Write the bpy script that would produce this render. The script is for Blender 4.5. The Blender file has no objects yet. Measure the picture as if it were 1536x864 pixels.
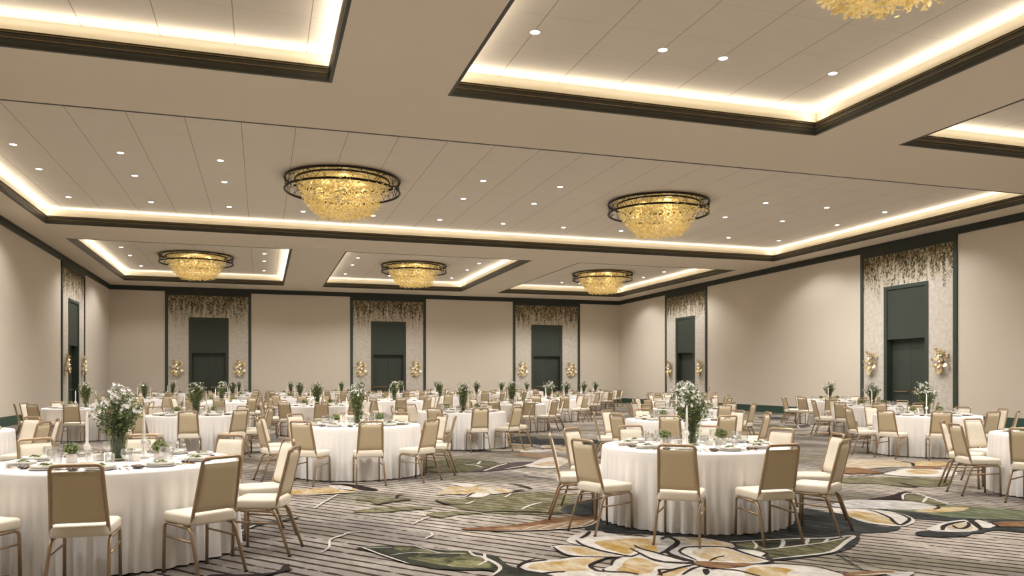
import bpy, math, random
from mathutils import Vector, Matrix
random.seed(7)
PI = math.pi
SC = bpy.context.scene
COL = SC.collection
R = math.radians

# ------------------------------------------------------------------ materials
def new_mat(name):
    m = bpy.data.materials.new(name); m.use_nodes = True
    nt = m.node_tree; nt.nodes.clear()
    out = nt.nodes.new('ShaderNodeOutputMaterial')
    return m, nt, out
def lin(c):
    return tuple(((v/255)/12.92 if v/255 <= .04045 else (((v/255)+.055)/1.055)**2.4) for v in c)
def rgba(c): return (c[0], c[1], c[2], 1)
def principled(nt, out, col=(.8,.8,.8), rough=.6, metal=0, sheen=0, spec=.5):
    b = nt.nodes.new('ShaderNodeBsdfPrincipled')
    b.inputs['Base Color'].default_value = rgba(col)
    b.inputs['Roughness'].default_value = rough
    b.inputs['Metallic'].default_value = metal
    b.inputs['Specular IOR Level'].default_value = spec
    if sheen: b.inputs['Sheen Weight'].default_value = sheen
    nt.links.new(b.outputs[0], out.inputs[0])
    return b
def N(nt, t, **kw):
    n = nt.nodes.new(t)
    for k, v in kw.items(): setattr(n, k, v)
    return n
def val(nt, x):
    n = N(nt, 'ShaderNodeValue'); n.outputs[0].default_value = x; return n.outputs[0]
def M_(nt, op, a, b=None, c=None, clamp=False):
    n = N(nt, 'ShaderNodeMath', operation=op); n.use_clamp = clamp
    for i, x in enumerate((a, b, c)):
        if x is None: continue
        if isinstance(x, (int, float)): n.inputs[i].default_value = x
        else: nt.links.new(x, n.inputs[i])
    return n.outputs[0]
def mixc(nt, f, a, b):
    n = N(nt, 'ShaderNodeMix', data_type='RGBA')
    for s, x in ((0, f), (6, a), (7, b)):
        if isinstance(x, (int, float)): n.inputs[s].default_value = x
        elif isinstance(x, tuple): n.inputs[s].default_value = rgba(x)
        else: nt.links.new(x, n.inputs[s])
    return n.outputs[2]
def ramp(nt, x, stops):
    n = N(nt, 'ShaderNodeValToRGB'); e = n.color_ramp.elements
    while len(e) < len(stops): e.new(.5)
    for i, (p, c) in enumerate(stops):
        e[i].position = p; e[i].color = rgba(c) if isinstance(c, tuple) else (c, c, c, 1)
    nt.links.new(x, n.inputs[0]); return n.outputs[0]
def noise(nt, vec, scale, detail=3, rough=.5, dist=0):
    n = N(nt, 'ShaderNodeTexNoise'); n.inputs['Scale'].default_value = scale
    n.inputs['Detail'].default_value = detail; n.inputs['Roughness'].default_value = rough
    n.inputs['Distortion'].default_value = dist
    if vec is not None: nt.links.new(vec, n.inputs['Vector'])
    return n.outputs[0]
def objco(nt): return N(nt, 'ShaderNodeTexCoord').outputs['Object']
def mapping(nt, vec, scale=(1,1,1), rot=(0,0,0), loc=(0,0,0)):
    n = N(nt, 'ShaderNodeMapping')
    n.inputs['Scale'].default_value = scale; n.inputs['Rotation'].default_value = rot; n.inputs['Location'].default_value = loc
    nt.links.new(vec, n.inputs['Vector']); return n.outputs[0]
def bump(nt, h, b, strength=.2, dist=.01):
    n = N(nt, 'ShaderNodeBump'); n.inputs['Strength'].default_value = strength; n.inputs['Distance'].default_value = dist
    nt.links.new(h, n.inputs['Height']); nt.links.new(n.outputs[0], b.inputs['Normal'])

MAT = {}
def simple(name, col, rough=.6, metal=0, sheen=0, var=.06, vs=8, spec=.4):
    m, nt, out = new_mat(name)
    b = principled(nt, out, col, rough, metal, sheen, spec)
    nz = noise(nt, objco(nt), vs, 3)
    c1 = tuple(v*(1-var) for v in col); c2 = tuple(min(1, v*(1+var)) for v in col)
    nt.links.new(mixc(nt, nz, c1, c2), b.inputs['Base Color'])
    MAT[name] = m; return m
def emis(name, col, s):
    m, nt, out = new_mat(name)
    e = N(nt, 'ShaderNodeEmission'); e.inputs[0].default_value = rgba(col); e.inputs[1].default_value = s
    nt.links.new(e.outputs[0], out.inputs[0]); MAT[name] = m; return m

simple('soffit_paint', (.73,.65,.53), .9, var=.02, vs=2, spec=.2)
simple('cove_paint', (.80,.74,.62), .9, var=.01, vs=2, spec=.2)
simple('green_paint', (.046,.060,.047), .55, var=.05, vs=3)
simple('door_paint', (.045,.056,.045), .5, var=.06, vs=2)
simple('crown_paint', (.028,.034,.027), .5, var=.08, vs=2)
simple('bronze_trim', (.045,.043,.031), .42, .3, var=.2, vs=3)
simple('base_paint', (.042,.085,.066), .5, var=.05, vs=2)
simple('brass', (.62,.44,.22), .3, .9, var=.1, vs=20)
simple('gold_leaf', (.86,.72,.46), .42, .6, var=.15, vs=30)
simple('black_iron', (.022,.012,.008), .4, .5, var=.2, vs=20)
simple('chair_metal', (.40,.29,.185), .36, .5, var=.1, vs=10)
simple('seat_fabric', (.70,.635,.525), .8, sheen=.1, var=.03, vs=60)
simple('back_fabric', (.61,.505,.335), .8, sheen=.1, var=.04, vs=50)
simple('rubber', (.03,.028,.025), .6)
simple('plywood', (.35,.24,.14), .6)
simple('china', (.80,.77,.71), .25, var=.01)
simple('china_grey', (.55,.53,.49), .3, var=.02)
simple('wax', (.92,.90,.86), .4, var=.01)
simple('ceramic', (.86,.82,.74), .35, var=.03, vs=20)
simple('steel', (.55,.5,.44), .22, 1.0)
simple('gold_cutlery', (.75,.45,.2), .25, 1.0)
simple('leaf_green', (.115,.155,.055), .55, var=.6, vs=18)
simple('leaf_dark', (.05,.078,.026), .55, var=.5, vs=18)
simple('leaf_light', (.30,.35,.12), .55, var=.35, vs=30)
simple('petal_white', (.74,.72,.69), .6, var=.05, vs=30)
simple('stem_green', (.085,.10,.045), .5, var=.5, vs=40)
simple('gold_line', (.36,.235,.10), .35, .5, var=.3, vs=6)
simple('dark_tray', (.10,.08,.07), .25)
simple('lamp_trim', (.8,.77,.72), .5)
emis('lamp_lens', (1,.97,.93), 9)
emis('bulb_glow', (1,.80,.5), 3)
emis('cove_strip', (1,.86,.62), 2)

# tablecloth: fine linen weave
m, nt, out = new_mat('linen'); b = principled(nt, out, (.82,.795,.78), .85, sheen=.15, spec=.25)
co = objco(nt)
h = M_(nt, 'ADD', noise(nt, mapping(nt, co, (40,40,400)), 4, 2), noise(nt, mapping(nt, co, (400,400,30)), 2, 2))
bump(nt, h, b, .12, .003); MAT['linen'] = m

def glass(name, tint, gl, k=.75):
    m, nt, out = new_mat(name)
    tr = N(nt, 'ShaderNodeBsdfTransparent'); tr.inputs[0].default_value = rgba(tint)
    g = N(nt, 'ShaderNodeBsdfGlossy'); g.inputs['Roughness'].default_value = .04
    lw = N(nt, 'ShaderNodeLayerWeight'); lw.inputs[0].default_value = gl
    mx = N(nt, 'ShaderNodeMixShader')
    nt.links.new(M_(nt, 'MULTIPLY_ADD', lw.outputs['Facing'], k, .06*k/.75), mx.inputs[0])
    nt.links.new(tr.outputs[0], mx.inputs[1]); nt.links.new(g.outputs[0], mx.inputs[2])
    nt.links.new(mx.outputs[0], out.inputs[0]); MAT[name] = m
glass('clear_glass', (.97,.97,.96), .35)
glass('vase_glass', (.86,.88,.80), .12, .3)

# gold capiz shell of the chandeliers, lit by the bulbs, plus a faint glow put into the material
m, nt, out = new_mat('shell')
d = N(nt, 'ShaderNodeBsdfDiffuse'); t = N(nt, 'ShaderNodeBsdfTranslucent'); g = N(nt, 'ShaderNodeBsdfGlossy'); g.inputs['Roughness'].default_value = .3
nz = noise(nt, objco(nt), 9, 2)
c = ramp(nt, nz, [(.35, (.60,.44,.15)), (.62, (.87,.73,.38))])
for x in (d, t, g): nt.links.new(c, x.inputs[0])
mx = N(nt, 'ShaderNodeMixShader'); mx.inputs[0].default_value = .5; nt.links.new(d.outputs[0], mx.inputs[1]); nt.links.new(t.outputs[0], mx.inputs[2])
mx2 = N(nt, 'ShaderNodeMixShader'); mx2.inputs[0].default_value = .15; nt.links.new(mx.outputs[0], mx2.inputs[1]); nt.links.new(g.outputs[0], mx2.inputs[2])
em = N(nt, 'ShaderNodeEmission'); nt.links.new(c, em.inputs[0]); em.inputs[1].default_value = .17
ad = N(nt, 'ShaderNodeAddShader'); nt.links.new(mx2.outputs[0], ad.inputs[0]); nt.links.new(em.outputs[0], ad.inputs[1])
nt.links.new(ad.outputs[0], out.inputs[0]); MAT['shell'] = m

# ceiling panels: seams every 1.13 m both ways, the X-direction ones fainter
m, nt, out = new_mat('ceiling_tile'); b = principled(nt, out, (.62,.54,.45), .9, spec=.2)
sx = N(nt, 'ShaderNodeSeparateXYZ'); co = objco(nt); nt.links.new(co, sx.inputs[0])
def seam(c, off, w):
    f_ = M_(nt, 'FRACT', M_(nt, 'DIVIDE', M_(nt, 'ADD', c, off), 1.13))
    dd = M_(nt, 'ABSOLUTE', M_(nt, 'SUBTRACT', f_, .5))
    return M_(nt, 'GREATER_THAN', dd, .5 - w/1.13)
s1 = seam(sx.outputs[0], 6.06+11.3, .008); s2 = seam(sx.outputs[1], -10.18+22.6, .005)
base = mixc(nt, noise(nt, co, 2, 2), (.70,.635,.55), (.75,.68,.59))
cc = mixc(nt, M_(nt, 'MULTIPLY', s2, .30), base, (.22,.16,.11))
cc = mixc(nt, M_(nt, 'MULTIPLY', s1, .65), cc, (.20,.14,.10))
nt.links.new(cc, b.inputs['Base Color']); MAT['ceiling_tile'] = m

# wall fabric
m, nt, out = new_mat('wall_fabric'); b = principled(nt, out, (.62,.53,.43), .9, sheen=.1, spec=.15)
co = objco(nt)
w1 = noise(nt, mapping(nt, co, (1,1,30)), 3, 3); w2 = noise(nt, mapping(nt, co, (30,30,1)), 3, 3)
ww = M_(nt, 'MULTIPLY', M_(nt, 'ADD', w1, w2), .5)
nt.links.new(mixc(nt, ww, (.635,.57,.485), (.735,.67,.58)), b.inputs['Base Color'])
bump(nt, ww, b, .1, .004); MAT['wall_fabric'] = m

# niche wallpaper: mottled plaster with hanging leaves printed along its top
m, nt, out = new_mat('wallpaper'); b = principled(nt, out, (.6,.56,.5), .8, spec=.2)
co = objco(nt); sx = N(nt, 'ShaderNodeSeparateXYZ'); nt.links.new(co, sx.inputs[0])
u = M_(nt, 'ADD', sx.outputs[0], sx.outputs[1]); z = sx.outputs[2]
cb = N(nt, 'ShaderNodeCombineXYZ'); nt.links.new(u, cb.inputs[0]); nt.links.new(z, cb.inputs[1]); uv = cb.outputs[0]
pl = noise(nt, uv, 7, 6, .7)
plaster = ramp(nt, pl, [(.3, (.50,.455,.39)), (.5, (.62,.575,.51)), (.72, (.70,.66,.60))])
hang = noise(nt, mapping(nt, uv, (4,.5,1)), 1.6, 4, .6)       # how far each strand hangs
low = M_(nt, 'SUBTRACT', 4.85, M_(nt, 'MULTIPLY', M_(nt, 'SUBTRACT', hang, .42), 3.2))
dens = M_(nt, 'DIVIDE', M_(nt, 'SUBTRACT', z, low), 1.15, clamp=True)
vo = N(nt, 'ShaderNodeTexVoronoi'); vo.inputs['Scale'].default_value = 1; vo.inputs['Randomness'].default_value = 1
wob = N(nt, 'ShaderNodeTexNoise'); wob.inputs['Scale'].default_value = 5; nt.links.new(uv, wob.inputs[0])
vadd = N(nt, 'ShaderNodeVectorMath', operation='MULTIPLY_ADD'); nt.links.new(wob.outputs[1], vadd.inputs[0]); vadd.inputs[1].default_value = (.25,.1,0); nt.links.new(uv, vadd.inputs[2])
nt.links.new(mapping(nt, vadd.outputs[0], (30,13,1), (0,0,R(24))), vo.inputs['Vector'])
leafm = M_(nt, 'LESS_THAN', vo.outputs['Distance'], M_(nt, 'MULTIPLY_ADD', dens, .5, .34))
cs = N(nt, 'ShaderNodeSeparateColor'); nt.links.new(vo.outputs['Color'], cs.inputs[0])
on = M_(nt, 'LESS_THAN', cs.outputs[1], M_(nt, 'MULTIPLY_ADD', dens, 1.3, -.05))
leafc = ramp(nt, cs.outputs[0], [(0, (.035,.034,.02)), (.3, (.075,.066,.036)), (.55, (.17,.125,.065)), (.8, (.34,.27,.16)), (1, (.50,.43,.31))])
ground = mixc(nt, M_(nt, 'MULTIPLY', dens, .9), plaster, (.36,.29,.185))
nt.links.new(mixc(nt, M_(nt, 'MULTIPLY', leafm, on), ground, leafc), b.inputs['Base Color']); MAT['wallpaper'] = m

# napkin print
m, nt, out = new_mat('napkin'); b = principled(nt, out, (.2,.15,.13), .8)
vo = N(nt, 'ShaderNodeTexVoronoi'); vo.inputs['Scale'].default_value = 70; nt.links.new(objco(nt), vo.inputs['Vector'])
nt.links.new(ramp(nt, vo.outputs['Distance'], [(.38, (.03,.02,.022)), (.56, (.10,.065,.06)), (.75, (.50,.44,.4))]), b.inputs['Base Color']); MAT['napkin'] = m

# carpet: taupe ground with broken dark lines running at -51 degrees
def carpet(name, a, b_, stripe=.75, stripec=(.028,.019,.016), big=None):
    m, nt, out = new_mat(name); b = principled(nt, out, a, 1, spec=.02)
    co = objco(nt); rot = mapping(nt, co, (1,1,1), (0,0,R(51)))     # x along the lines, y across
    sx = N(nt, 'ShaderNodeSeparateXYZ'); nt.links.new(rot, sx.inputs[0])
    wobble = noise(nt, mapping(nt, rot, (.5,1.2,1)), 1.3, 2)
    y = M_(nt, 'MULTIPLY_ADD', wobble, .10, sx.outputs[1])
    row = M_(nt, 'DIVIDE', y, .146)
    dist = M_(nt, 'ABSOLUTE', M_(nt, 'SUBTRACT', M_(nt, 'FRACT', row), .5))
    cbn = N(nt, 'ShaderNodeCombineXYZ'); nt.links.new(sx.outputs[0], cbn.inputs[0]); nt.links.new(M_(nt, 'MULTIPLY', M_(nt, 'FLOOR', row), 37.3), cbn.inputs[1])
    dash = noise(nt, cbn.outputs[0], 2.3, 4, .7)
    wid = M_(nt, 'MINIMUM', M_(nt, 'MULTIPLY', M_(nt, 'SUBTRACT', dash, .36), 1.5), .16)
    line = M_(nt, 'DIVIDE', M_(nt, 'SUBTRACT', wid, dist), .05, clamp=True)
    fine = noise(nt, mapping(nt, rot, (2.5,28,1)), 3, 4, .65)
    patch = noise(nt, mapping(nt, rot, (.25,.6,1)), 1.1, 3, .5)
    wash = noise(nt, mapping(nt, co, (2.4,1.0,1), (0,0,R(20))), 2.8, 5, .68)
    c = mixc(nt, M_(nt, 'MULTIPLY_ADD', wash, 4.0, -1.5, clamp=True), a, b_)
    grain = noise(nt, mapping(nt, rot, (9,55,1)), 2, 4, .8)
    c = mixc(nt, M_(nt, 'MULTIPLY_ADD', grain, 4.5, -2.0, clamp=True), c, mixc(nt, .38, c, (.06,.05,.045)))
    c = mixc(nt, M_(nt, 'MULTIPLY_ADD', fine, 3.2, -1.4, clamp=True), c, mixc(nt, .55, c, (.05,.042,.038)))
    if big:
        c = mixc(nt, M_(nt, 'MULTIPLY', M_(nt, 'MULTIPLY_ADD', patch, 6, -2.7, clamp=True), .72), c, big)
        p2 = noise(nt, mapping(nt, rot, (.4,.9,1), (0,0,0), (31,17,5)), 1.0, 3, .5)
        c = mixc(nt, M_(nt, 'MULTIPLY', M_(nt, 'MULTIPLY_ADD', p2, 6, -3.0, clamp=True), .6), c, (.105,.098,.055))
    c = mixc(nt, M_(nt, 'MULTIPLY', line, stripe), c, stripec)
    nt.links.new(c, b.inputs['Base Color'])
    bump(nt, noise(nt, co, 260, 2), b, .25, .004)
    MAT[name] = m
carpet('carpet_base', (.34,.298,.255), (.49,.44,.385), .96, big=(.105,.092,.092))
CC = dict(white=((.46,.425,.38),(.60,.565,.52),0), whitegrey=((.33,.32,.31),(.54,.52,.49),.2), ochre=((.34,.205,.05),(.50,.43,.30),.0),
  ochregrey=((.38,.26,.10),(.48,.46,.42),.08), dark=((.014,.011,.011),(.03,.022,.02),0), darkplum=((.05,.035,.035),(.10,.08,.08),.3),
  olive=((.10,.095,.045),(.24,.22,.14),.7), olivedark=((.07,.068,.035),(.17,.16,.10),.6), teal=((.018,.022,.024),(.055,.065,.062),.5),
  green=((.07,.09,.05),(.20,.21,.13),.4), rust=((.14,.06,.028),(.26,.16,.085),.3), rustlight=((.26,.15,.075),(.36,.27,.17),.25),
  rustsoft=((.22,.13,.08),(.32,.24,.17),.4), leaf=((.035,.04,.022),(.17,.165,.085),.4), leafdark=((.015,.018,.014),(.045,.05,.035),.2), leaflight=((.13,.13,.06),(.27,.26,.13),.2))
for k, v in CC.items(): carpet('carpet_'+k, v[0], v[1], v[2])

# ------------------------------------------------------------------ mesh builder
class MB:
    def __init__(s): s.v, s.f, s.mi, s.mats, s.sm = [], [], [], [], []
    def mat(s, name):
        if name not in s.mats: s.mats.append(name)
        return s.mats.index(name)
    def add(s, vs, fs, mat, smooth=True, mx=None):
        o = len(s.v); i = s.mat(mat)
        s.v.extend([tuple(mx @ Vector(v)) for v in vs] if mx is not None else [tuple(v) for v in vs])
        for f in fs: s.f.append(tuple(o+k for k in f)); s.mi.append(i); s.sm.append(smooth)
        return s
    def box(s, x0, x1, y0, y1, z0, z1, mat, mx=None):
        v = [(x, y, z) for z in (z0, z1) for y in (y0, y1) for x in (x0, x1)]
        return s.add(v, [(0,2,3,1),(4,5,7,6),(0,1,5,4),(2,6,7,3),(0,4,6,2),(1,3,7,5)], mat, False, mx)
    def loft(s, rings, mat, cap0=True, cap1=True, smooth=True, closed=True, mx=None):
        n = len(rings[0]); vs = [p for r in rings for p in r]; fs = []
        for j in range(len(rings)-1):
            for i in range(n if closed else n-1):
                a, b = j*n+i, j*n+(i+1) % n
                fs.append((a, b, b+n, a+n))
        s.add(vs, fs, mat, smooth, mx)
        o = len(s.v)-len(vs); mi = s.mat(mat)
        if cap0: s.f.append(tuple(o+i for i in reversed(range(n)))); s.mi.append(mi); s.sm.append(False)
        if cap1: s.f.append(tuple(o+(len(rings)-1)*n+i for i in range(n))); s.mi.append(mi); s.sm.append(False)
        return s
    def lathe(s, prof, n, mat, cap0=False, cap1=False, mx=None, smooth=True):
        return s.loft([[(r*math.cos(2*PI*i/n), r*math.sin(2*PI*i/n), z) for i in range(n)] for r, z in prof], mat, cap0, cap1, smooth, mx=mx)
    def tube(s, pts, r, mat, sides=8, closed=False, flat=1.0, mx=None, up=None):
        pts = [Vector(p) for p in pts]; n = len(pts); rings = []
        rr = r if isinstance(r, (list, tuple)) else [r]*n
        prev = None
        for i, p in enumerate(pts):
            if closed: t = pts[(i+1) % n]-pts[i-1]
            else: t = pts[min(i+1, n-1)]-pts[max(i-1, 0)]
            t.normalize()
            if up is not None: a = Vector(up)
            elif prev is None: a = Vector((0,0,1)) if abs(t.z) < .9 else Vector((1,0,0))
            else: a = prev
            a = a - t*a.dot(t)
            if a.length < 1e-4: a = t.orthogonal()
            a.normalize(); prev = a; b = t.cross(a)
            rings.append([p + a*rr[i]*math.cos(2*PI*(k+.5)/sides) + b*rr[i]*flat*math.sin(2*PI*(k+.5)/sides) for k in range(sides)])
        if closed: rings.append(rings[0]); return s.loft(rings, mat, False, False, True, mx=mx)
        return s.loft(rings, mat, True, True, True, mx=mx)
    def merge(s, o, mx=None):
        k = len(s.v)
        s.v.extend([tuple(mx @ Vector(v)) for v in o.v] if mx is not None else o.v)
        for f, i, sm in zip(o.f, o.mi, o.sm): s.f.append(tuple(k+a for a in f)); s.mi.append(s.mat(o.mats[i])); s.sm.append(sm)
        return s
    def mesh(s, name):
        me = bpy.data.meshes.new(name); me.from_pydata(s.v, [], s.f)
        for mt in s.mats: me.materials.append(MAT[mt])
        me.polygons.foreach_set('material_index', s.mi); me.polygons.foreach_set('use_smooth', s.sm)
        me.update(); return me
    def build(s, name, parent=None, loc=None):
        o = bpy.data.objects.new(name, s.mesh(name)); COL.objects.link(o)
        if parent is not None: o.parent = parent
        if loc: o.location = loc
        return o

def fillet(pts, r, n=5):
    pts = [Vector(p) for p in pts]; out = [pts[0]]
    for i in range(1, len(pts)-1):
        a, b, c = pts[i-1], pts[i], pts[i+1]
        d1, d2 = (a-b), (c-b); q = min(r, d1.length*.49, d2.length*.49)
        p1, p2 = b+d1.normalized()*q, b+d2.normalized()*q
        for k in range(n+1):
            t = k/n; out.append(p1*(1-t)**2 + b*2*t*(1-t) + p2*t*t)
    out.append(pts[-1]); return out
def tag(o, label=None, cat=None, group=None, kind=None):
    if label: o['label'] = label
    if cat: o['category'] = cat
    if group: o['group'] = group
    if kind: o['kind'] = kind
    return o
def empty(name, loc=(0,0,0), rz=0):
    o = bpy.data.objects.new(name, None); COL.objects.link(o); o.location = loc; o.rotation_euler = (0,0,rz); o.empty_display_size = .2
    return o
KIDS = {}
def kids(o):
    if o.name not in KIDS: KIDS[o.name] = list(o.children)
    return KIDS[o.name]
def dup(o, parent=None):
    c = o.copy(); COL.objects.link(c)
    if parent is not None: c.parent = parent
    for ch in kids(o): dup(ch, c)
    return c
def place(proto, loc, rz, label, cat, group, used={}):
    if proto.name in used: o = dup(proto)
    else: kids(proto); [kids(k) for k in proto.children]; used[proto.name] = 1; o = proto
    for k in ('label','category','group'):
        if k in o: del o[k]
    o.location = loc; o.rotation_euler = (0,0,rz); tag(o, label, cat, group); return o
def struct(o): o['kind'] = 'structure'; return o
EXPO = 0.3
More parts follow.
